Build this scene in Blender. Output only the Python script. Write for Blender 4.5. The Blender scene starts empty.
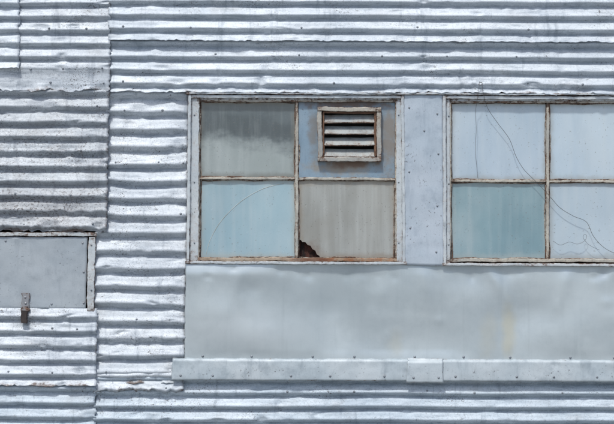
import bpy, math, random
from mathutils import Vector, noise as mn
random.seed(7)
ZC=3.4
def W(x,y,d): return Vector(((x-307)/100.0, -d/100.0, ZC+(212-y)/100.0))
def N(a,b,c=0.0): return mn.noise(Vector((a,b,c)))
def srgb(r,g,b):
    f=lambda c:(c/255/12.92) if c/255<=0.04045 else ((c/255+0.055)/1.055)**2.4
    return (f(r),f(g),f(b),1)
sc=bpy.context.scene
COL=sc.collection
# ------------------------------------------------------------ node helper
class NT:
    def __init__(s,name):
        s.m=bpy.data.materials.new(name); s.m.use_nodes=True
        s.t=s.m.node_tree; s.b=s.t.nodes['Principled BSDF']
        s.g=s.t.nodes.new('ShaderNodeNewGeometry').outputs['Position']
    def set(s,sock,v):
        if isinstance(v,bpy.types.NodeSocket): s.t.links.new(v,sock)
        else: sock.default_value=v
    def math(s,op,a,b=0.0,clamp=False):
        n=s.t.nodes.new('ShaderNodeMath'); n.operation=op; n.use_clamp=clamp
        s.set(n.inputs[0],a); s.set(n.inputs[1],b); return n.outputs[0]
    def mix(s,f,a,b,mode='MIX'):
        n=s.t.nodes.new('ShaderNodeMix'); n.data_type='RGBA'; n.blend_type=mode
        s.set(n.inputs[0],f); s.set(n.inputs[6],a); s.set(n.inputs[7],b); return n.outputs[2]
    def scaled(s,sx,sy,sz,off=(0,0,0)):
        n=s.t.nodes.new('ShaderNodeMapping'); s.set(n.inputs[0],s.g)
        n.inputs['Scale'].default_value=(sx,sy,sz); n.inputs['Location'].default_value=off
        return n.outputs[0]
    def noise(s,scale,detail=5,rough=0.6,st=(1,1,1),off=(0,0,0),dist=0.0):
        n=s.t.nodes.new('ShaderNodeTexNoise'); s.set(n.inputs['Vector'],s.scaled(*st,off))
        n.inputs['Scale'].default_value=scale; n.inputs['Detail'].default_value=detail
        n.inputs['Roughness'].default_value=rough; n.inputs['Distortion'].default_value=dist
        return n.outputs[0]
    def step(s,v,a,b):
        n=s.t.nodes.new('ShaderNodeMapRange'); n.interpolation_type='SMOOTHSTEP'
        s.set(n.inputs[0],v); s.set(n.inputs[1],a); s.set(n.inputs[2],b); return n.outputs[0]
    def line(s,n,w):
        return s.math('SUBTRACT',1.0,s.step(s.math('ABSOLUTE',s.math('SUBTRACT',n,0.5)),0.0,w))
    def blob(s,px,py,rx,ry,wob=0.35,ws=6):
        sx,sz=100.0/rx,100.0/ry; c=W(px,py,0)
        n=s.t.nodes.new('ShaderNodeVectorMath'); n.operation='SUBTRACT'
        s.set(n.inputs[0],s.g); n.inputs[1].default_value=c
        k=s.t.nodes.new('ShaderNodeVectorMath'); k.operation='MULTIPLY'
        s.t.links.new(n.outputs[0],k.inputs[0]); k.inputs[1].default_value=(sx,0,sz)
        l=s.t.nodes.new('ShaderNodeVectorMath'); l.operation='LENGTH'
        s.t.links.new(k.outputs[0],l.inputs[0])
        v=s.math('ADD',l.outputs['Value'],s.math('MULTIPLY',s.math('SUBTRACT',s.noise(ws,5),0.5),wob*4))
        return s.math('SUBTRACT',1.0,s.step(v,0.15,1.15))
    def attr(s,name):
        n=s.t.nodes.new('ShaderNodeAttribute'); n.attribute_name=name; return n.outputs['Fac']
    def bump(s,h,strength,dist=0.002):
        n=s.t.nodes.new('ShaderNodeBump'); n.inputs['Strength'].default_value=strength
        n.inputs['Distance'].default_value=dist; s.t.links.new(h,n.inputs['Height'])
        s.t.links.new(n.outputs[0],s.b.inputs['Normal'])
    def out(s,col,rough,metal=0.0,spec=0.5):
        s.set(s.b.inputs['Base Color'],col); s.set(s.b.inputs['Roughness'],rough)
        s.set(s.b.inputs['Metallic'],metal); s.b.inputs['Specular IOR Level'].default_value=spec
        return s.m
RUSTL=srgb(150,118,94)
def corr_mat(name,light,mid,dark,rust=0.0,seed=0,speck=0.5,trough=0.5,grime=None):
    s=NT(name); o=(seed*3.1,0,seed*1.7)
    c=s.mix(s.step(s.noise(1.3,6,0.65,(0.6,1,2.2),o),0.35,0.66),mid,light)
    c=s.mix(s.math('MULTIPLY',s.step(s.noise(2.4,8,0.7,(1,1,9),o),0.5,0.66),0.5),c,light)
    c=s.mix(s.math('MULTIPLY',s.step(s.noise(3.5,8,0.75,(1,1,7),(o[0]+5,0,3)),0.5,0.68),0.6),c,dark)
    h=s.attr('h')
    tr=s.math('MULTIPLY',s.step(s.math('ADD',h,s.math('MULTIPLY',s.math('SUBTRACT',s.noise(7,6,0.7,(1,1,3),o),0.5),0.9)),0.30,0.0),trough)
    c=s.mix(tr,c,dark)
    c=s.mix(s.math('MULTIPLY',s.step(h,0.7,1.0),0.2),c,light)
    c=s.mix(s.math('MULTIPLY',s.step(s.noise(5,5,0.6,(2.4,1,0.35),o),0.55,0.72),0.5),c,dark)
    gm=s.math('MULTIPLY',s.step(s.noise(2.0,7,0.7,(1,1,1.6),(o[0],0,4)),0.5,0.68),0.16+0.2*speck)
    c=s.mix(gm,c,srgb(134,136,138))
    f=s.noise(70,4,0.7); c=s.mix(s.math('MULTIPLY',s.step(f,0.48,0.70),0.45),c,dark)
    f2=s.noise(30,6,0.8); c=s.mix(s.math('MULTIPLY',s.step(f2,0.52,0.72),0.45),c,light)
    sl=s.math('MULTIPLY',s.line(s.noise(5,3,0.5,(1,1,2.5),(o[0]+9,0,0),0.6),0.006),s.step(s.noise(3,3,0.5,(1,1,1),(o[0]+2,0,5)),0.46,0.56))
    c=s.mix(s.math('MULTIPLY',sl,0.55),c,srgb(84,88,96))
    sl=s.math('MULTIPLY',s.line(s.noise(4,3,0.5,(1,1,3.5),(o[0]+4,0,3),0.8),0.005),s.step(s.noise(3,3,0.5,(1,1,1),(o[0]+6,0,1)),0.48,0.56))
    c=s.mix(s.math('MULTIPLY',sl,0.5),c,srgb(226,230,234))
    patch=s.step(s.noise(1.9,5,0.7,(1,1,1.3),(o[0],0,2)),0.58-0.12*speck,0.70-0.10*speck)
    sp=s.math('MULTIPLY',s.step(s.noise(34,3,0.6,(1,1,1.4),(o[0],4,0)),0.615,0.66),patch)
    c=s.mix(s.math('MULTIPLY',sp,0.85),c,srgb(62,59,62))
    sp=s.math('MULTIPLY',s.step(s.noise(90,2,0.6,(1,1,1.2),(o[0],7,0)),0.59,0.65),patch)
    c=s.mix(s.math('MULTIPLY',sp,0.7),c,srgb(72,68,70))
    if grime: c=grime(s,c)
    r=s.math('ADD',s.math('MULTIPLY',s.attr('r'),0.55),s.math('ADD',rust*0.32,s.math('MULTIPLY',s.noise(14,8,0.75,(1,1,1.6),o),0.75)))
    rm=s.step(r,0.66,0.78)
    c=s.mix(s.math('MULTIPLY',s.step(r,0.55,0.73),0.35),c,srgb(130,122,118))
    rc=s.mix(s.noise(40,4),srgb(56,48,47),srgb(104,86,76))
    c=s.mix(s.math('MULTIPLY',rm,0.85),c,rc)
    s.bump(s.math('ADD',f,s.noise(18,5)),0.3,0.002)
    return s.out(c,s.math('ADD',0.44,s.math('MULTIPLY',s.noise(12,6),0.25)),0.12,0.4)
def flat_mat(name,a,b,dark,rust=0.0,seed=0,metal=0.15,rough=0.45,extra=None,bump=0.25,fine=0.3,mott=0.4,specks=0.6):
    s=NT(name); o=(seed*2.3,0,seed*1.1)
    c=s.mix(s.step(s.noise(1.6,5,0.6,(1,1,1.2),o),0.32,0.68),a,b)
    c=s.mix(s.math('MULTIPLY',s.step(s.noise(6,8,0.7,(1,1,1),o),0.48,0.72),mott),c,dark)
    c=s.mix(s.math('MULTIPLY',s.step(s.noise(5,6,0.65,(2.2,1,0.3),o),0.52,0.75),mott*0.9),c,dark)
    f=s.noise(80,4,0.7); c=s.mix(s.math('MULTIPLY',s.step(f,0.5,0.75),fine),c,dark)
    c=s.mix(s.math('MULTIPLY',s.math('MULTIPLY',s.step(s.noise(45,3,0.5,(1,1,1),o),0.64,0.69),s.step(s.noise(2.2,4,0.6,(1,1,1),(o[0],0,1)),0.44,0.56)),specks),c,srgb(78,76,78))
    sl=s.math('MULTIPLY',s.line(s.noise(4,3,0.5,(1,1,1.4),(o[0]+9,0,0),0.6),0.004),s.step(s.noise(3,3,0.5,(1,1,1),(o[0]+2,0,5)),0.5,0.6))
    c=s.mix(s.math('MULTIPLY',sl,specks*0.6),c,dark)
    if extra: c=extra(s,c)
    pk=s.math('MULTIPLY',s.math('SUBTRACT',s.noise(3.2,4,0.6,(1,1,1),(o[0],0,6)),0.5),0.9)
    r=s.math('ADD',s.math('MULTIPLY',s.attr('r'),0.6),s.math('ADD',rust*0.32,s.math('MULTIPLY',s.noise(24,8,0.8,(1,1,1.1),o),0.75)))
    r=s.math('ADD',r,s.math('MULTIPLY',pk,0.1+0.6*min(rust,0.8)))
    c=s.mix(s.math('MULTIPLY',s.step(r,0.56,0.74),0.4),c,RUSTL)
    rm=s.step(r,0.67,0.74)
    c=s.mix(s.math('MULTIPLY',rm,0.9),c,s.mix(s.step(s.noise(34,5,0.7),0.35,0.65),srgb(50,42,40),srgb(110,82,66)))
    s.bump(s.math('ADD',s.math('SUBTRACT',f,s.math('MULTIPLY',rm,0.6)),s.noise(22,5)),bump,0.002)
    return s.out(c,s.math('ADD',rough,s.math('MULTIPLY',rm,0.3)),metal,0.45)
# ------------------------------------------------------------ materials
def hatch_grime(s,c):
    low=s.blob(40,208,120,32,0.4,7)
    c=s.mix(s.math('MULTIPLY',low,0.35),c,srgb(122,120,120))
    sp=s.math('MULTIPLY',s.step(s.noise(42,4,0.7,(1,1,1.2),(1,4,0)),0.52,0.61),low)
    c=s.mix(s.math('MULTIPLY',sp,0.8),c,srgb(68,62,62))
    mid=s.blob(40,150,130,36,0.5,6)
    sp=s.math('MULTIPLY',s.step(s.noise(48,4,0.7,(1,1,1.2),(8,4,0)),0.55,0.63),mid)
    c=s.mix(s.math('MULTIPLY',sp,0.75),c,srgb(78,74,76))
    return c
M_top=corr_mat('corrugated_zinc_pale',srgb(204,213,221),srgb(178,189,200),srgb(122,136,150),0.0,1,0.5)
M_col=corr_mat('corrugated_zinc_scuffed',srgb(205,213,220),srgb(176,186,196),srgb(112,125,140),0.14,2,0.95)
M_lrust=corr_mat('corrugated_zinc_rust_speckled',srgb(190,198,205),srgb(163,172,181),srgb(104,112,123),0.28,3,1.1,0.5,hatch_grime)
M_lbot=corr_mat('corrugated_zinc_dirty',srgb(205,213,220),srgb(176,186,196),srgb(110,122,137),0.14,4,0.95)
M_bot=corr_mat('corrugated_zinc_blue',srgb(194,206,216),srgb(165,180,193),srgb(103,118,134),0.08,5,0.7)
def panel_extra(s,c):
    c=s.mix(s.math('MULTIPLY',s.blob(330,290,130,26,0.15,2),0.4),c,srgb(160,173,179))
    c=s.mix(s.math('MULTIPLY',s.blob(580,300,110,40,0.15,2),0.3),c,srgb(208,218,222))
    c=s.mix(s.math('MULTIPLY',s.step(s.noise(1.5,5,0.6,(1,1,1.4),(5,0,5)),0.45,0.68),0.3),c,srgb(158,170,177))
    c=s.mix(s.math('MULTIPLY',s.blob(509,332,9,38,0.35,5),0.42),c,srgb(206,198,166))
    c=s.mix(s.math('MULTIPLY',s.blob(488,336,12,28,0.4,5),0.22),c,srgb(206,200,174))
    c=s.mix(s.math('MULTIPLY',s.blob(395,344,10,18,0.3,8),0.25),c,srgb(202,200,182))
    c=s.mix(s.math('MULTIPLY',s.blob(240,330,90,28,0.15,2),0.4),c,srgb(210,218,223))
    c=s.mix(s.math('MULTIPLY',s.step(s.noise(4,5,0.6,(2.5,1,0.18),(3,0,3)),0.55,0.75),0.22),c,srgb(156,169,176))
    return c
M_panel=flat_mat('flat_sheet_zinc',srgb(187,199,205),srgb(198,209,214),srgb(164,178,185),0.0,1,0.42,0.36,panel_extra,0.05,0.18,0.25,0.0)
M_pillar=flat_mat('flat_sheet_blue_grey',srgb(174,188,200),srgb(186,197,208),srgb(138,153,168),0.1,2,0.12,0.5,None,0.2,0.35,0.5,0.6)
M_hatch=flat_mat('hatch_sheet_grey',srgb(157,168,177),srgb(171,180,187),srgb(124,135,145),0.22,3,0.12,0.5)
M_frame=flat_mat('frame_paint_grey',srgb(180,190,197),srgb(195,203,207),srgb(124,134,141),0.42,4,0.0,0.6,None,0.8)
M_flash=flat_mat('flashing_zinc',srgb(165,178,186),srgb(183,193,199),srgb(122,135,145),0.24,5,0.12,0.5,None,0.2,0.3,0.55,0.7)
M_sash=flat_mat('sash_putty_grey',srgb(188,185,174),srgb(168,170,165),srgb(108,102,94),0.58,6,0.0,0.75,None,1.0,0.5,0.7)
def rail_extra(s,c):
    k=s.step(s.noise(9,5,0.7,(1,1,1),(2,0,0)),0.42,0.58)
    c=s.mix(s.math('MULTIPLY',s.math('MULTIPLY',s.blob(345,259,70,9,0.3,10),0.85),k),c,srgb(146,94,60))
    return s.mix(s.math('MULTIPLY',s.blob(312,259,26,8,0.3,10),0.75),c,srgb(96,60,44))
M_rail=flat_mat('sash_rail_rusty',srgb(182,174,160),srgb(158,140,120),srgb(100,82,70),0.62,7,0.0,0.85,rail_extra,1.0,0.5,0.7)
M_vent=flat_mat('vent_paint_cream',srgb(176,174,164),srgb(156,160,160),srgb(108,104,98),0.54,8,0.0,0.7,None,1.0,0.6,0.75)
M_blade=flat_mat('vent_louvre_blue_grey',srgb(148,159,164),srgb(166,171,170),srgb(106,107,105),0.46,10,0.0,0.65,None,0.8,0.6,0.8)
M_rustdark=flat_mat('dark_rust',srgb(118,88,68),srgb(92,68,56),srgb(54,44,42),0.5,13,0.0,0.9,None,1.0)
def plate_extra(s,c):
    c=s.mix(s.math('MULTIPLY',s.blob(348,166,48,11,0.5,9),0.85),c,srgb(146,138,124))
    c=s.mix(s.math('MULTIPLY',s.blob(388,140,13,48,0.5,9),0.8),c,srgb(132,122,110))
    c=s.mix(s.math('MULTIPLY',s.blob(345,104,54,7,0.5,9),0.9),c,srgb(104,86,74))
    c=s.mix(s.math('MULTIPLY',s.blob(352,164,30,5,0.5,9),0.8),c,srgb(110,82,64))
    c=s.mix(s.math('MULTIPLY',s.blob(314,132,7,34,0.5,9),0.65),c,srgb(122,114,104))
    return c
M_plate=flat_mat('vent_plate_blue',srgb(128,152,171),srgb(144,164,179),srgb(104,122,137),0.18,9,0.05,0.45,plate_extra,0.4)
s=NT('nail_zinc'); M_nail=s.out(s.mix(s.noise(9,3),srgb(92,98,106),srgb(150,158,166)),0.5,0.3)
s=NT('dark_backing'); M_dark=s.out(s.mix(s.noise(4,4),(0.008,0.008,0.008,1),(0.02,0.018,0.016,1)),0.9)
s=NT('brown_interior_board'); M_brown=s.out(s.mix(s.step(s.noise(16,5,0.7,(1,1,0.5)),0.4,0.65),srgb(30,22,21),srgb(86,50,40)),0.9)
s=NT('black_wire'); M_wire=s.out(s.mix(s.noise(30,2),(0.05,0.05,0.055,1),(0.12,0.12,0.12,1)),0.6)
s=NT('dark_iron'); M_iron=s.out(s.mix(s.noise(30,5),srgb(40,38,40),srgb(74,66,64)),0.7,0.2)
M_hasp=flat_mat('hasp_grey_steel',srgb(150,154,160),srgb(130,134,140),srgb(90,92,98),0.3,12,0.3,0.5)
def glass(name,a,b,dirt,seed,fn=None,rough=0.08,cloud=0.3):
    s=NT(name); o=(seed*4.3,0,seed*2.2)
    c=s.mix(s.step(s.noise(1.2,4,0.5,(1,1,0.8),o),0.3,0.7),a,b)
    c=s.mix(s.math('MULTIPLY',s.step(s.noise(3,5,0.55,(1.6,1,0.45),o),0.42,0.75),0.4),c,dirt)
    c=s.mix(s.math('MULTIPLY',s.step(s.noise(1.8,5,0.5,(1.2,1,0.8),(o[0]+3,0,1)),0.4,0.8),cloud),c,srgb(194,204,208))
    c=s.mix(s.math('MULTIPLY',s.step(s.noise(7,4,0.5,(2.2,1,0.12),(o[0],0,2)),0.42,0.75),0.18),c,srgb(200,208,210))
    if fn: c=fn(s,c)
    g=s.noise(60,5,0.75); c=s.mix(s.math('MULTIPLY',s.step(g,0.5,0.75),0.2),c,dirt)
    sp=s.step(s.noise(50,2,0.5,(1,1,1),(o[0],3,0)),0.69,0.72); c=s.mix(s.math('MULTIPLY',sp,0.5),c,srgb(110,108,104))
    s.bump(s.math('ADD',s.noise(2.5,2),s.math('MULTIPLY',s.noise(90,2),0.02)),0.5,0.008)
    s.b.inputs['Coat Weight'].default_value=1.0; s.b.inputs['Coat Roughness'].default_value=0.03
    return s.out(c,s.math('ADD',rough,s.math('MULTIPLY',s.noise(9,5),0.3)),0,0.6)
def edge_dirt(x0,x1,y0,y1,col,amt=0.6):
    def f(s,c):
        sep=s.t.nodes.new('ShaderNodeSeparateXYZ'); s.t.links.new(s.g,sep.inputs[0])
        a=W(x0,y0,0); b=W(x1,y1,0)
        w=s.math('MULTIPLY',s.noise(12,5),0.08)
        dx=s.math('MINIMUM',s.math('SUBTRACT',sep.outputs[0],a.x),s.math('SUBTRACT',b.x,sep.outputs[0]))
        dz=s.math('MINIMUM',s.math('SUBTRACT',a.z,sep.outputs[2]),s.math('SUBTRACT',sep.outputs[2],b.z))
        m=s.step(s.math('ADD',s.math('MINIMUM',dx,dz),s.math('SUBTRACT',w,0.03)),0.07,0.0)
        return s.mix(s.math('MULTIPLY',m,amt),c,col)
    return f
def darkened(s,c):
    # pane colour turned dark over its upper half, ragged lower edge
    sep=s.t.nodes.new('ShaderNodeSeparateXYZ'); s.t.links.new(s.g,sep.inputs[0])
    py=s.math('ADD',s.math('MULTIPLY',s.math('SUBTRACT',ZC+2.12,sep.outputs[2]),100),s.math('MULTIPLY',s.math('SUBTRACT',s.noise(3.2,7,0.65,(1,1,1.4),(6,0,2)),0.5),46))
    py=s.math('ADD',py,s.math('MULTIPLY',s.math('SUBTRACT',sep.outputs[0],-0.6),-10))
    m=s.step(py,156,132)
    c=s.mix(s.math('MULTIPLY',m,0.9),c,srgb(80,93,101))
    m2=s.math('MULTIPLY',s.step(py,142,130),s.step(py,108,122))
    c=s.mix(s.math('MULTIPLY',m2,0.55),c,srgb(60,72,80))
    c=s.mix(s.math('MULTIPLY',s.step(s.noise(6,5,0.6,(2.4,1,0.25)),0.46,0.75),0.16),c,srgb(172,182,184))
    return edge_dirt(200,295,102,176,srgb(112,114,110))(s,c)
def tan_fn(s,c):
    c=s.mix(s.math('MULTIPLY',s.step(s.noise(5,5,0.55,(2.6,1,0.14),(2,0,2)),0.44,0.72),0.4),c,srgb(180,185,184))
    c=s.mix(s.math('MULTIPLY',s.blob(318,235,30,30,0.4,5),0.35),c,srgb(134,132,124))
    c=s.mix(s.math('MULTIPLY',s.blob(308,250,18,12,0.4,10),0.6),c,srgb(112,88,72))
    return edge_dirt(300,395,182,257,srgb(140,130,116))(s,c)
G_tl=glass('glass_dark_top',srgb(148,160,162),srgb(162,173,173),srgb(126,138,140),1,darkened)
G_bl=glass('glass_pale_teal',srgb(144,174,187),srgb(160,188,199),srgb(134,160,172),2,edge_dirt(200,295,181,257,srgb(168,174,170)))
G_br=glass('glass_grey_tan',srgb(148,152,150),srgb(160,163,160),srgb(128,131,128),3,tan_fn)
G_r1=glass('glass_lavender',srgb(170,190,206),srgb(184,201,215),srgb(154,175,192),4,edge_dirt(451,547,103,179,srgb(156,162,162),0.6))
G_r2=glass('glass_pale_blue',srgb(176,196,212),srgb(190,207,219),srgb(160,181,198),5,edge_dirt(551,645,103,179,srgb(156,162,162),0.6))
G_r3=glass('glass_teal',srgb(120,151,162),srgb(140,169,178),srgb(108,139,151),6,edge_dirt(451,547,183,257,srgb(158,172,174),0.6),0.08,0.3)
G_r4=glass('glass_misty_blue',srgb(172,191,204),srgb(186,202,213),srgb(156,175,190),7,edge_dirt(551,645,183,257,srgb(156,162,162),0.6))
# ------------------------------------------------------------ mesh builder
WC={}
class MB:
    def __init__(s): s.v=[];s.f=[];s.m=[];s.h=[];s.r=[];s.sm=[]
    def add(s,x,y,d,h=0.5,r=0.0): s.v.append(W(x,y,d)); s.h.append(h); s.r.append(r); return len(s.v)-1
    def face(s,idx,m=0,sm=True): s.f.append(idx); s.m.append(m); s.sm.append(sm)
    def grid(s,fn,nu,nv,m=0):
        b=len(s.v)
        for j in range(nv+1):
            for i in range(nu+1): s.add(*fn(i/nu,j/nv))
        for j in range(nv):
            for i in range(nu):
                a=b+j*(nu+1)+i; s.face((a,a+nu+1,a+nu+2,a+1),m)
    def beam(s,p0,p1,w,d0,d1,m=0,wob=0.35,seed=0.0,rust=0.0,bev=0.5,er=0.22):
        (x0,y0),(x1,y1)=p0,p1; L=math.hypot(x1-x0,y1-y0); n=max(2,int(L/2.2))
        tx,ty=(x1-x0)/L,(y1-y0)/L; nx,ny=-ty,tx
        b=len(s.v)
        hw=w/2; pr=[(-hw,d0,er*1.5),(-hw,d1-bev,er),(-hw+bev,d1,0),(hw-bev,d1,0),(hw,d1-bev,er),(hw,d0,er*1.5)]
        for k in range(n+1):
            t=k/n; cx=x0+(x1-x0)*t; cy=y0+(y1-y0)*t
            o=wob*N(cx/22+seed,cy/22,seed)+wob*0.3*N(cx/4+seed,cy/4,seed+3); q=wob*N(cx/9+seed,cy/9,seed+9)
            en=0.18*max(0,1-min(t,1-t)*L/14) if er>0 else 0   # rust gathers at the joints
            for (a,d,rr) in pr:
                e=a*(1+0.2*N(cx/5,cy/5,seed+a)+0.2*N(cx/2.2,cy/2.2,seed+a))+o
                s.add(cx+nx*e,cy+ny*e,d+(q if d!=d0 else 0),0.5,rust+rr+en)
        for k in range(n):
            for j in range(6):
                a=b+k*6+j; c=b+k*6+(j+1)%6
                s.face((a,c,c+6,a+6),m,False)
        s.face(tuple(b+j for j in range(6)),m,False)
        s.face(tuple(b+n*6+5-j for j in range(6)),m,False)
    def dome(s,x,y,d,r=1.2,m=0,hgt=0.8):
        b=len(s.v); n=8
        for k,(rr,hh) in enumerate(((1.15,-0.3),(1.0,0.25),(0.6,0.8))):
            for i in range(n):
                a=2*math.pi*i/n; s.add(x+rr*r*math.cos(a),y+rr*r*math.sin(a),d+hh*hgt,0.5,0.2)
        t=s.add(x,y,d+hgt,0.5,0.2)
        for k in range(2):
            for i in range(n):
                a=b+k*n+i; c=b+k*n+(i+1)%n; s.face((a,a+n,c+n,c),m)
        for i in range(n): s.face((b+2*n+i,t,b+2*n+(i+1)%n),m)
    def tube(s,pts,r,m=0,n=6):
        b=len(s.v); P=[Vector(p) for p in pts]
        for k,p in enumerate(P):
            t=(P[min(k+1,len(P)-1)]-P[max(k-1,0)]).normalized()
            u=t.cross(Vector((0,0,1)))
            u=u.normalized() if u.length>1e-3 else Vector((1,0,0))
            v=t.cross(u)
            for i in range(n):
                a=2*math.pi*i/n; q=p+r*(math.cos(a)*u+math.sin(a)*v); s.add(q.x,q.y,q.z)
        for k in range(len(P)-1):
            for i in range(n):
                a=b+k*n+i; c=b+k*n+(i+1)%n; s.face((a,c,c+n,a+n),m)
    def done(s,name,parent,mats,label=None,solid=0.0):
        me=bpy.data.meshes.new(name)
        lo=Vector([min(v[i] for v in s.v) for i in range(3)]); hi=Vector([max(v[i] for v in s.v) for i in range(3)])
        c=(lo+hi)/2
        me.from_pydata([v-c for v in s.v],[],s.f)
        for p,mi,sm in zip(me.polygons,s.m,s.sm): p.material_index=mi; p.use_smooth=sm
        for nm,dat in (('h',s.h),('r',s.r)):
            at=me.attributes.new(nm,'FLOAT','POINT'); at.data.foreach_set('value',dat)
        for m in mats: me.materials.append(m)
        me.update()
        ob=bpy.data.objects.new(name,me); COL.objects.link(ob)
        if parent: ob.parent=parent; ob.location=c-WC[parent.name]
        else: ob.location=c
        WC[ob.name]=c
        if label: ob['label']=label
        if solid:
            md=ob.modifiers.new('thickness','SOLIDIFY'); md.thickness=solid/100; md.offset=0
        return ob
def pw(tab):
    if not isinstance(tab,(list,tuple)): return lambda y:tab
    def f(y):
        if y<=tab[0][0]: return tab[0][1]
        for (a,b),(c,d) in zip(tab,tab[1:]):
            if y<=c: return b+(d-b)*(y-a)/(c-a)
        return tab[-1][1]
    return f
def curve(pts,n=10):
    out=[]; P=[Vector(p) for p in pts]
    for i in range(len(P)-1):
        a=P[max(i-1,0)];b=P[i];c=P[i+1];d=P[min(i+2,len(P)-1)]
        for k in range(n):
            t=k/n; out.append(0.5*((2*b)+(c-a)*t+(2*a-5*b+4*c-d)*t*t+(3*b-a-3*c+d)*t**3))
    out.append(P[-1]); return out
# ------------------------------------------------------------ building
bld=bpy.data.objects.new('metal_warehouse',None); COL.objects.link(bld)
bld.location=W(307,212+ZC*100,-10); WC[bld.name]=bld.location.copy()
bld['label']='weathered warehouse wall clad in horizontal corrugated zinc with steel windows'
bld['category']='building'
X0,X1=-260,905; YT,YG=-190,212+ZC*100
mb=MB()
b=[mb.add(x,y,d) for d in (-14,-640) for (x,y) in ((X0+4,YT+4),(X1-4,YT+4),(X1-4,YG),(X0+4,YG))]
for q in ((0,3,2,1),(4,5,6,7),(0,1,5,4),(1,2,6,5),(2,3,7,6),(3,0,4,7)): mb.face(tuple(b[i] for i in q),0,False)
mb.done('wall',bld,[M_dark],'dark backing wall behind the metal sheets')
def sheet(xl,xr,yt,yb,pitch,amp,d,seed,mat,label=None,ph=0.0,skew=0.004,lean=0.0,crush=1.0,dents=(),nails=62,flat=(),edge_rust=0.3,rag=1.0,wavy=1.0):
    fl,fr=pw(xl),pw(xr); mb=MB()
    wid=fr(yt)-fl(yt); nu=int(wid/2.6); nv=int((yb-yt)/pitch*20)
    nl=[]
    rnd=random.Random(seed*13+1)
    k0=math.ceil(yt/pitch-ph); kk=k0
    while (kk+ph)*pitch<yb-3:
        yy=(kk+ph)*pitch
        if (kk-k0)%3==1 or (kk+ph+1)*pitch>yb-3:
            x=fl(yy)+8+rnd.random()*12
            while x<fr(yy)-4:
                if rnd.random()<0.62: nl.append((x,yy+rnd.uniform(-1,1)))
                x+=nails*rnd.uniform(0.6,1.5)
        kk+=1
    buckets={}
    for (a,c) in nl: buckets.setdefault((int(a//20),int(c//20)),[]).append((a,c))
    kn=[(rnd.uniform(max(fl(yt),-20),min(fr(yt),640)),rnd.uniform(yt,yb),rnd.uniform(3,9),rnd.uniform(2.5,5),rnd.uniform(.5,1)) for _ in range(int(wid/32*crush)+3)]
    kn=[k for k in kn if -5<k[1]<430]+list(dents)
    def pos(x,y):
        wv=wavy*(0.8*N(x/130,y/90,seed)+0.3*N(x/42,y/40,seed+4))
        cr=max(0,min(1,(N(x/18,y/8,seed+20)-0.42)*4))*crush
        for (dx,dy,rx,ry,a) in kn:
            qq=((x-dx)/rx)**2+((y-dy)/ry)**2
            if qq<6: cr=max(cr,a*math.exp(-qq))
        ef=math.exp(-(x-fl(y))/14)+math.exp(-(fr(y)-x)/14)
        p=y/pitch-ph+0.03*wavy*N(x/40,y/24,seed+7)+cr*0.28*N(x/6,y/8,seed)-ef*wavy*0.10*N(x/20,y/22,seed+70)
        th=2*math.pi*p
        c=math.cos(th-0.62*math.cos(th)+0.1)
        h=c*0.5+0.5
        am=1.0+0.16*N(x/60,y/18,seed+80)
        for (fa,fb) in flat:
            am=min(am,1-0.85*max(0,min(1,(y-fa)/3,(fb-y)/3)))
        am*=1-0.3*min(1,ef)*max(0,0.5+N(x/15,y/15,seed+90))*wavy
        ycl=1-0.6*min(1,cr)
        dd=d+lean*(y-yt)/(yb-yt)+amp*am*ycl*c-1.2*cr+0.9*N(x/90,y/90,seed+3)+0.12*N(x/9,y/5,seed+30)
        return wv,dd,h*min(1,am)+0.6*(1-min(1,am)),cr
    def fn(u,v):
        y=yt+(yb-yt)*v; xa,xb=fl(y),fr(y); x=xa+(xb-xa)*u
        wv,dd,h,cr=pos(x,y)
        r=0.0
        t=yb-y
        if t<8:
            k=1-t/8; wv+=k*rag*(1.8*N(x/20,0,seed+50)+1.6*N(x/6,0,seed+51)+1.2*N(x/2.8,0,seed+53)); dd+=k*(1.2+2.2*N(x/16,0,seed+52)*rag)
            r=max(r,k*edge_rust*(1+1.5*N(x/30,2,seed)))
        xo=0
        for e in (x-xa,xb-x):
            if e<5:
                k=1-e/5; xo+=k*(1.4*N(y/9,1,seed+60)+1.8*N(y/3.0,1,seed+61)); r=max(r,k*edge_rust*0.85*(1+N(y/20,5,seed)))
        bx,by=int(x//20),int(y//20)
        for i in (bx-1,bx,bx+1):
            for j in (by-1,by):
                for (a,c) in buckets.get((i,j),()):
                    q=math.exp(-((x-a)/2.2)**2-(max(0,y-c)/8)**2-(min(0,y-c)/2.0)**2); r=max(r,0.38*q)
        r=max(r,cr*0.16)
        return (x+xo,y+wv+skew*(x-307),dd,h,r)
    mb.grid(fn,nu,nv,0)
    for (a,c) in nl:
        wv,dd,h,cr=pos(a,c); mb.dome(a,c+wv+skew*(a-307),dd+0.2,rnd.uniform(0.75,1.1),1,0.8)
    return mb.done('corrugated_sheet',bld,[mat,M_nail],label,0.25)
Ltop=[(-200,112),(80,111),(230,107)]
sheet(109.5,X1,YT,42,13.6,2.45,7.2,1,M_top,ph=0.1,dents=((300,30,30,6,.5),(520,8,40,5,.5),(150,25,15,8,.5)),rag=0.7,edge_rust=0.24,nails=80)
sheet(109.5,X1,33,93,13.6,2.45,4.6,2,M_top,ph=0.1,dents=((470,80,26,7,.9),(400,84,12,6,.7),(230,86,20,4,.6),(560,86,16,5,.7),(330,60,40,5,.4)),rag=1.0,edge_rust=0.36)
sheet(X0,21,YT,70,13.2,2.4,9.2,3,M_top,'pale corrugated sheet lapped over its neighbour',ph=0.3,rag=0.8)
sheet(X0,Ltop,YT,92,13.2,2.3,7.0,4,M_lbot,'corrugated sheet with a flattened lower edge',ph=0.3,flat=((68,99),),dents=((60,80,60,8,.5),),rag=1.5,nails=34,edge_rust=0.48,crush=1.1,wavy=1.1)
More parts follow.
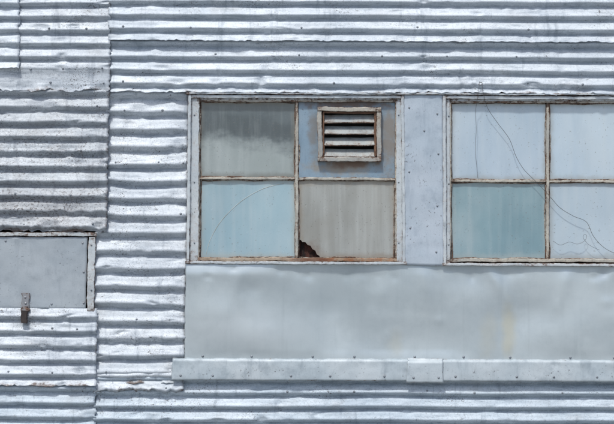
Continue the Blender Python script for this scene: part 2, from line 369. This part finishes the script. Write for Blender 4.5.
sheet(X0,[(80,110),(225,107.5),(240,107)],84,232,14.8,2.6,4.6,5,M_lrust,'corrugated sheet speckled with brown rust',ph=0.2,crush=1.2,dents=((20,150,20,8,.6),(70,210,30,8,.7),(40,110,14,6,.6)),rag=1.5,nails=40,edge_rust=0.46,wavy=1.1)
sheet(X0,[(300,98),(384,96.5)],309,386,14.3,2.5,4.2,6,M_lbot,'grimy corrugated sheet below the hatch',ph=0.1,crush=1.2,nails=36,edge_rust=0.46,wavy=1.1)
sheet(X0,96,380,YG,14.3,2.5,2.0,7,M_bot,ph=0.1,nails=45)
sheet([(80,106.5),(226,105.5),(236,93),(400,92)],[(80,189),(263,187),(300,185.5),(380,184)],86,384,17.4,3.0,0.0,8,M_col,'narrow scuffed corrugated sheet beside the window',ph=0.35,crush=1.4,dents=((140,250,20,8,.6),(170,200,12,8,.5),(125,340,18,10,.6),(180,150,10,9,.7),(172,300,10,9,.6)),nails=26,edge_rust=0.46,rag=1.5,wavy=1.6)
sheet(94,X1,371,YG,13.4,2.45,-0.6,9,M_bot,'blue-grey corrugated sheet under the flashing',ph=0.2,crush=1.2,dents=((150,392,30,8,.8),),nails=60)
sheet(93.5,[(370,182),(410,186)],369,392,13.4,2.2,1.4,10,M_lbot,'short corrugated offcut patched over a lap',ph=0.0,crush=1.4,rag=2.2,nails=22,edge_rust=0.5,wavy=2.0)

def panel(quad,d,fn,nail,name,mat,label,step=4.0,nmat=M_nail,solid=0.3,rust=None,nr=1.1):
    (ax,ay),(bx,by),(cx,cy),(ex,ey)=quad
    mb=MB(); nu=max(4,int(abs(bx-ax)/step)); nv=max(4,int(abs(ey-ay)/step))
    def g(u,v):
        x=(ax*(1-u)+bx*u)*(1-v)+(ex*(1-u)+cx*u)*v; y=(ay*(1-u)+by*u)*(1-v)+(ey*(1-u)+cy*u)*v
        ed=min(u*nu,(1-u)*nu,v*nv,(1-v)*nv)
        r=(0.25 if ed<0.5 else 0.0)*(1+N(x/12,y/12,3))
        if rust: r=max(r,rust(x,y))
        for (a,c) in nail: r=max(r,0.25*math.exp(-((x-a)/3)**2-((y-c)/4)**2))
        jx=0.6*N(x/15,y/15,8)+0.6*N(x/4,y/4,9) if ed<0.5 else 0
        return (x+jx,y+jx*0.8,d+fn(x,y),0.5,r)
    mb.grid(g,nu,nv,0)
    for (a,c) in nail: mb.dome(a,c,d+fn(a,c)+0.15,nr,1,0.7)
    return mb.done(name,bld,[mat,nmat],label,solid)
nl=[(x+random.uniform(-9,9),356.5+0.004*(x-307)) for x in range(206,900,52)]
creases=[(233,-0.35,1.0),(358,-0.1,0.8),(428,0.15,1.6),(506,0.55,2.2),(560,-0.3,1.2),(600,0.2,1.0),(700,-.2,1.2),(800,.2,1.2)]
sd=[(random.uniform(190,900),random.uniform(267,278),random.uniform(2.5,6),random.uniform(2,5),random.uniform(-1.0,-0.3)) for _ in range(42)]
sd+=[(random.uniform(190,900),random.uniform(285,350),random.uniform(4,12),random.uniform(4,10),random.uniform(-0.7,0.7)) for _ in range(26)]
def pfn(x,y):
    v=7.0*N(x/140,y/95,11)+2.6*N(x/62,y/45,12)+0.06*N(x/10,y/10,15)
    v+=1.1*N(x/40,y/110,14)
    for (cx,sl,a) in creases:
        t=(x-cx-sl*(y-300)); k=max(0,1-abs(y-280)/42)
        if abs(t)<30: v+=a*k*math.exp(-abs(t/8)**1.6)
    for (a,c,rx,ry,dp) in sd:
        q=((x-a)/rx)**2+((y-c)/ry)**2
        if q<6: v+=dp*math.exp(-q)
    for (a,c) in nl:
        q=((x-a)**2+(y-c)**2)
        if q<100: v-=0.5*math.exp(-q/25)
    return v*min(1,0.12+max(0,(y-262))/14)*min(1,0.3+max(0,360-y)/14)
panel(((186,262),(X1,265),(X1,363),(184.5,361)),1.4,pfn,nl,'flat_panel',M_panel,'dented flat zinc panel under the windows with yellow stains',2.2)
def qfn(x,y): return 0.9*N(x/20,y/35,31)+0.25*N(x/7,y/9,32)
pn=[(409,108),(437,114),(424,131),(438,154),(409,172),(437,206),(410,228),(436,252)]
panel(((403,94),(443,94.5),(444,266),(404,265)),3.4,qfn,pn,'mullion_panel',M_pillar,'blue-grey riveted panel between two windows',2.6,nr=0.85)
panel(((655,95),(X1,96),(X1,268),(656,267)),3.4,qfn,[(670,y) for y in range(110,260,30)],'mullion_panel',M_pillar,'blue-grey flat panel beside a window',5.0)
def ffn(x,y): return 2.4*max(0,min(1,(y-358)/20))+0.6*N(x/40,y/20,41)+0.3*N(x/9,y/8,42)-(2.4 if y<360.0 else 0)+0.9*math.exp(-((y-362)/3)**2)*N(x/14,0,43)
def flash(xa,xb,d,nails,label,top=358.3,bot=380):
    f=lambda x,y: ffn(x,y-0.004*(x-307))
    k=lambda x,y:(x,y+0.004*(x-307))
    return panel((k(xa,top),k(xb,top),k(xb-0.5,bot),k(xa-1,bot)),d,f,nails,'flashing',M_flash,label,1.8,solid=0.4,nr=1.0)
fn1=[(x,375.5+0.004*(x-307)) for x in (181,213,291,330,384)]
fn2=[(x,375.5+0.004*(x-307)) for x in (455,516,553,596,670,720,770,820,870)]
flash(173,409,3.6,fn1,'grey metal flashing strip with bolts, nibbled left end')
flash(441,X1,3.6,fn2,'long grey metal flashing strip with bolts')
flash(407,443,5.0,[(413,377),(438,377)],'small flashing cover plate over a joint',357.5,381.5)
# ------------------------------------------------------------ hatch
def hfn(x,y): return 1.0*N(x/40,y/30,51)+0.3*N(x/9,y/9,52)
hn=[(6,241),(83,243),(84,272),(84,303),(52,304)]
hp=panel(((-120,236),(88,237),(86,309),(-120,308)),2.2,hfn,hn,'hatch',M_hatch,'flat grey sheet metal hatch with rust-speckled edges',2.4,nr=0.9)
mb=MB()
mb.beam((-122,233.5),(97,234.5),4.0,0.5,4.0,0,0.6,1.0,0.2)
mb.beam((92.5,237),(91,311),7.5,0.5,4.4,0,0.6,2.0,0.12)
mb.beam((-122,310.5),(94,311.5),3,0.5,3.4,0,0.6,3.0,0.18)
for y in (245,290): mb.dome(92,y,4.5,0.9,1)
mb.done('frame',hp,[M_frame,M_nail],'painted metal strips framing the hatch')
mb=MB()
mb.beam((26.5,293),(26,312),7.5,2.4,4.6,0,0.4,5.0,0.1)
mb.beam((26,306),(25.8,318),5.5,4.2,6.4,0,0.4,5.5,0.2)
mb.beam((22,309),(31,309.5),3,4.6,7.4,0,0.2,6.0,0.2)
mb.beam((25.8,311),(25.5,322.5),6.6,6.0,9.2,1,0.4,6.5,0.1,1.0)
mb.dome(26,297,4.6,1.2,0); mb.dome(26.4,303,4.6,1.2,0)
mb.done('hasp',hp,[M_hasp,M_iron],'grey steel hasp ending in a dark iron lock')
# ------------------------------------------------------------ windows
def window(cas,sx0,sx1,sy0,sy1,mx,my,label,railm):
    (tl,tr,br,bl)=cas; mb=MB()
    mb.beam((tl[0]+1.6,tl[1]),(bl[0]+1.6,bl[1]),3.2,-4,4.4,0,0.5,1.1,0.05)
    mb.beam((tr[0]-1.6,tr[1]),(br[0]-1.6,br[1]),3.2,-4,4.2,0,0.5,2.1,0.05)
    mb.beam((tl[0]+3.3,tl[1]+1.5),(tr[0]-3.3,tr[1]+1.5),3.4,-4,4.0,0,0.5,3.1,0.1)
    mb.beam((bl[0]-1,bl[1]-0.8),(br[0]+1,br[1]-0.8),2.8,-4,4.8,0,0.6,4.1,0.16)
    xl=(tl[0]+3,bl[0]+3)
    mb.beam(((xl[0]+sx0)/2,tl[1]+3),((xl[1]+sx0)/2,bl[1]-2),sx0-min(xl)-0.5,-4,1.7,0,0.2,5.1,0.1,0.3)
    xr=(tr[0]-3,br[0]-3)
    mb.beam(((xr[0]+sx1)/2,tr[1]+3),((xr[1]+sx1)/2,br[1]-2),max(xr)-sx1-0.5,-4,1.7,0,0.2,6.1,0.1,0.3)
    mb.beam((tl[0]+5,sy0-1.8),(tr[0]-5,sy0-1.4),2.6,-4,1.5,0,0.2,6.6,0.25,0.3)
    for t in (0.12,0.52,0.88):
        mb.dome(tl[0]+6,tl[1]+(bl[1]-tl[1])*t,1.7,0.8,1); mb.dome(tr[0]-5.4,tl[1]+(bl[1]-tl[1])*t,1.7,0.8,1)
    w=mb.done('window',bld,[M_frame,M_nail],label)
    mb=MB()
    mb.beam((sx0,sy0),(sx0-0.5,sy1),2.8,-5,0.9,0,0.5,7.1,0.0)
    mb.beam((sx1,sy0),(sx1,sy1),2.8,-5,0.9,0,0.5,8.1,0.1)
    mb.beam((sx0-1.3,sy0),(sx1+1.3,sy0+0.6),2.4,-5,1.1,0,0.5,9.1,0.15)
    mb.beam((sx0-1.6,sy1),(sx1+1.6,sy1+0.7),3.4,-5,1.6,railm,0.9,10.1,0.0)
    mb.beam((mx,sy0+1.2),(mx-0.4,sy1-1.7),3.0,-5,-0.2,0,0.6,11.1,0.03)
    mb.beam((sx0+1.3,my),(mx-1.4,my+0.3),2.6,-5,-0.5,0,0.6,12.1,0.03)
    mb.beam((mx+1.4,my+0.3),(sx1-1.3,my+0.9),2.6,-5,-0.5,0,0.6,13.1,0.03)
    for (a,b_) in (((sx0+1.8,sy0+1),(sx0+1.7,sy1-1)),((mx+1.8,sy0+1),(mx+1.6,sy1-1)),((mx-1.8,sy0+1),(mx-2.0,sy1-1)),((sx1-1.8,sy0+1),(sx1-1.8,sy1-1)),
                   ((sx0+2,my+1.6),(sx1-2,my+2.3)),((sx0+2,my-1.4),(sx1-2,my-0.6)),((sx0+2,sy0+1.5),(sx1-2,sy0+2.1)),((sx0+2,sy1-2),(sx1-2,sy1-1.4))):
        mb.beam(a,b_,1.3,-5,-2.3,0,1.5,a[0]*0.37+a[1],0.22,0.4,0.2)
    return w,mb
w1,mb=window(((188.5,95),(404,95.8),(405.5,264),(186.5,263)),198.5,396.5,100.5,259.2,297,178.2,'rusty steel window with mismatched panes and a louvered vent',1)
mb.done('sash',w1,[M_sash,M_rail],'chipped grey putty glazing bars with rusted bottom rail')
mb=MB()
def pane(x0,x1,y0,y1,d,m,t=0.0):
    q=[mb.add(x0,y0,d+t),mb.add(x0,y1,d),mb.add(x1,y1,d-t),mb.add(x1,y0,d)]; mb.face(tuple(q),m,False)
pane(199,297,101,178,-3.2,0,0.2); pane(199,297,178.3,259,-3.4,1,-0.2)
pts=[(297.5,178.5),(297.5,239),(300.8,240.0),(302.4,242.0),(305.4,242.2),(307.6,245.0),(310.6,245.8),(312.2,249.0),(315.4,250.8),(316.8,254.4),(319.5,256),(320,259),(396,259),(396,178.5)]
mb.face(tuple(mb.add(x,y,-3.2) for x,y in pts),2,False)
q=[mb.add(298,236,-9.5),mb.add(298,260,-8),mb.add(324,260,-8),mb.add(324,236,-9.5)]; mb.face(tuple(q),3,False)
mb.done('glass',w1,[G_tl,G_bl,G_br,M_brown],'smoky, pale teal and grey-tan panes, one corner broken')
mb=MB(); mb.tube([(p.x,p.y,p.z) for p in curve([(284,183,-3.35),(262,189,-3.35),(240,202,-3.35),(221,221,-3.35),(210,240,-3.35),(206,254,-3.35)])],0.2,0,5)
s=NT('crack_edge'); M_crack=s.out(s.mix(s.step(s.noise(8,3),0.4,0.6),srgb(172,172,160),srgb(200,206,200)),0.5)
mb.done('glass_crack',w1,[M_crack],'long faint curved crack sweeping across a teal pane')
# vent
mb=MB(); mb2=MB()
for (a,b_,c,d_) in ((298.5,396,101.5,112),(298.5,396,156,178),(298.5,322,112,156),(376,396,112,156)):
    mb2.grid(lambda u,v:(a+(b_-a)*u,c+(d_-c)*v,-2.0+0.35*N((a+(b_-a)*u)/20,(c+(d_-c)*v)/20,77),0.5,0.0),10,6,0)
mb2.done('vent_plate',w1,[M_plate],'blue painted sheet filling a window pane around the vent')
mb.beam((319.8,107.2),(320.0,161.2),4.8,-3,4.0,0,0.6,1.7,0.0,0.7,0.22)
mb.beam((378.8,107.5),(378.8,161.5),4.8,-3,3.8,0,0.6,2.7,0.1,0.7,0.22)
mb.beam((317.6,109.2),(381.0,109.8),4.4,-3,4.3,0,0.6,3.7,0.08,0.7,0.22)
mb.beam((317.6,159.0),(381.0,159.6),4.6,-3,4.3,0,0.6,4.7,0.06,0.7,0.22)
mb.beam((323.4,112.0),(323.4,156.6),2.0,-6,2.2,2,0.4,5.7,0.1); mb.beam((375.3,112.0),(375.3,156.6),2.4,-6,2.2,2,0.4,6.7,0.1)
mb.beam((323,112.4),(376,112.8),1.8,-6,2.2,2,0.4,7.7,0.1)
for i,yc in enumerate((118.0,129.4,140.8,152.2)):
    def bl(u,v,yc=yc,i=i):
        x=324.4+50.2*u; a=v
        return (x,yc-3.4+7.6*a+0.5*N(x/16,i,5)+0.6*(u-0.5)*(i%2-0.4),-4.8+7.0*a,0.5,0.06+0.12*N(x/9,i,6)+0.12*a*a)
    mb.grid(bl,18,6,3)
    mb.grid(lambda u,v,i=i,yc=yc:(324.4+50.2*u,yc+4.2+1.1*v+0.5*N((324.4+50.2*u)/16,i,5)+0.6*(u-0.5)*(i%2-0.4),2.2-0.3*v,0.5,0.2+0.2*v),18,2,0)
q=[mb.add(322,111,-12),mb.add(322,158,-12),mb.add(377,158,-12),mb.add(377,111,-12)]; mb.face(tuple(q),1,False)
mb.done('louvered_vent',w1,[M_vent,M_dark,M_rustdark,M_blade],'worn cream metal vent with four tilted louvres, rust-stained',0.0)
w2,mb=window(((442.5,96),(657,97),(657.5,266),(443,265)),450,647,101.8,260.2,548,180.8,'wide steel window with pale blue and teal panes',0)
mb.done('sash',w2,[M_sash,M_frame],'chipped grey putty glazing bars')
mb=MB()
pane(450,548,102,181,-3.2,0,0.15); pane(548.3,647,102,181,-3.3,1,-0.15); pane(450,548,181.3,260,-3.3,2,-0.2); pane(548.3,647,181.3,260,-3.2,3,0.2)
mb.done('glass',w2,[G_r1,G_r2,G_r3,G_r4],'lavender, pale blue and teal glass panes')
mb=MB(); mb.beam((186,93.4),(X1,95.6),2.2,-3,5.6,0,0.5,3.3,0.16); mb.done('header_strip',bld,[M_frame],'thin painted strip along the window heads')
# ------------------------------------------------------------ wires
def wire(pts,r,label):
    mb=MB(); mb.tube([(p.x,p.y,p.z) for p in curve(pts)],r,0,6)
    o=mb.done('wire',None,[M_wire],label); o['category']='wire'; o['group']='loose wires over the window'; return o
wire([(481,84,8.4),(482,92,8.4),(487,108,4),(498,124,2.4),(509,139,2.2),(516,157,2.2),(524,170,2.2),(535,181,2.2),(549,196,2.6),(560,208,2),(573,216,2),(586,222,2),(593,236,2),(603,247,2.5),(616,254,4),(640,262,6.6)],0.22,'thin dark wire drooping diagonally across the window')
wire([(478.5,82,8.4),(477.5,94,8.4),(475.5,110,3),(476,130,2),(475.2,150,2),(476.6,168,2),(477.5,178,2)],0.17,'thin dark wire hanging straight down over a pane')
wire([(553,241,2),(560,245,2),(569,242,2),(577,244,2.2),(584,241,2),(586.5,236,2),(584,234.5,2),(583,238,2),(589,245,2.4),(599,250,2.8)],0.15,'hair-thin wire loosely curled near the sill')
wire([(477,85.2,8.6),(479.5,85.8,9.2),(482,84.6,8.6),(480.5,83.2,8.8),(478,83.6,9)],0.25,'small knot of dark wire above the window')
# ------------------------------------------------------------ ground
me=bpy.data.meshes.new('ground'); me.from_pydata([(-400,-400,0),(400,-400,0),(400,400,0),(-400,400,0)],[],[(0,1,2,3)])
s=NT('gravel'); g=s.noise(9,8,0.7); M_g=s.out(s.mix(g,srgb(110,112,111),srgb(154,156,154)),0.9); me.materials.append(M_g)
gr=bpy.data.objects.new('ground',me); COL.objects.link(gr); gr['kind']='structure'
# ------------------------------------------------------------ light, camera
EL,AZ=60,-22
w=bpy.data.worlds.new('World'); sc.world=w; w.use_nodes=True
bg=w.node_tree.nodes['Background']; sky=w.node_tree.nodes.new('ShaderNodeTexSky'); sky.sky_type='NISHITA'
sky.sun_disc=False; sky.sun_elevation=math.radians(EL); sky.sun_rotation=math.radians(180-AZ); sky.dust_density=3.0
w.node_tree.links.new(sky.outputs[0],bg.inputs[0]); bg.inputs[1].default_value=0.138
L=bpy.data.lights.new('sun','SUN'); L.energy=2.6; L.angle=math.radians(4); L.color=(1,0.975,0.92)
lo=bpy.data.objects.new('sun',L); COL.objects.link(lo)
e,a=math.radians(EL),math.radians(AZ)
dirv=Vector((math.cos(e)*math.sin(a),-math.cos(e)*math.cos(a),math.sin(e)))
lo.rotation_euler=dirv.to_track_quat('Z','Y').to_euler(); lo.location=(0,-5,12)
cam=bpy.data.cameras.new('camera'); co=bpy.data.objects.new('camera',cam); COL.objects.link(co)
D=16.0; co.location=(0,-D,ZC); co.rotation_euler=(math.radians(90),0,0)
cam.sensor_width=36; cam.lens=36*D/6.14; cam.clip_end=2000
sc.camera=co
sc.view_settings.view_transform='Standard'; sc.view_settings.look='None'; sc.view_settings.exposure=0
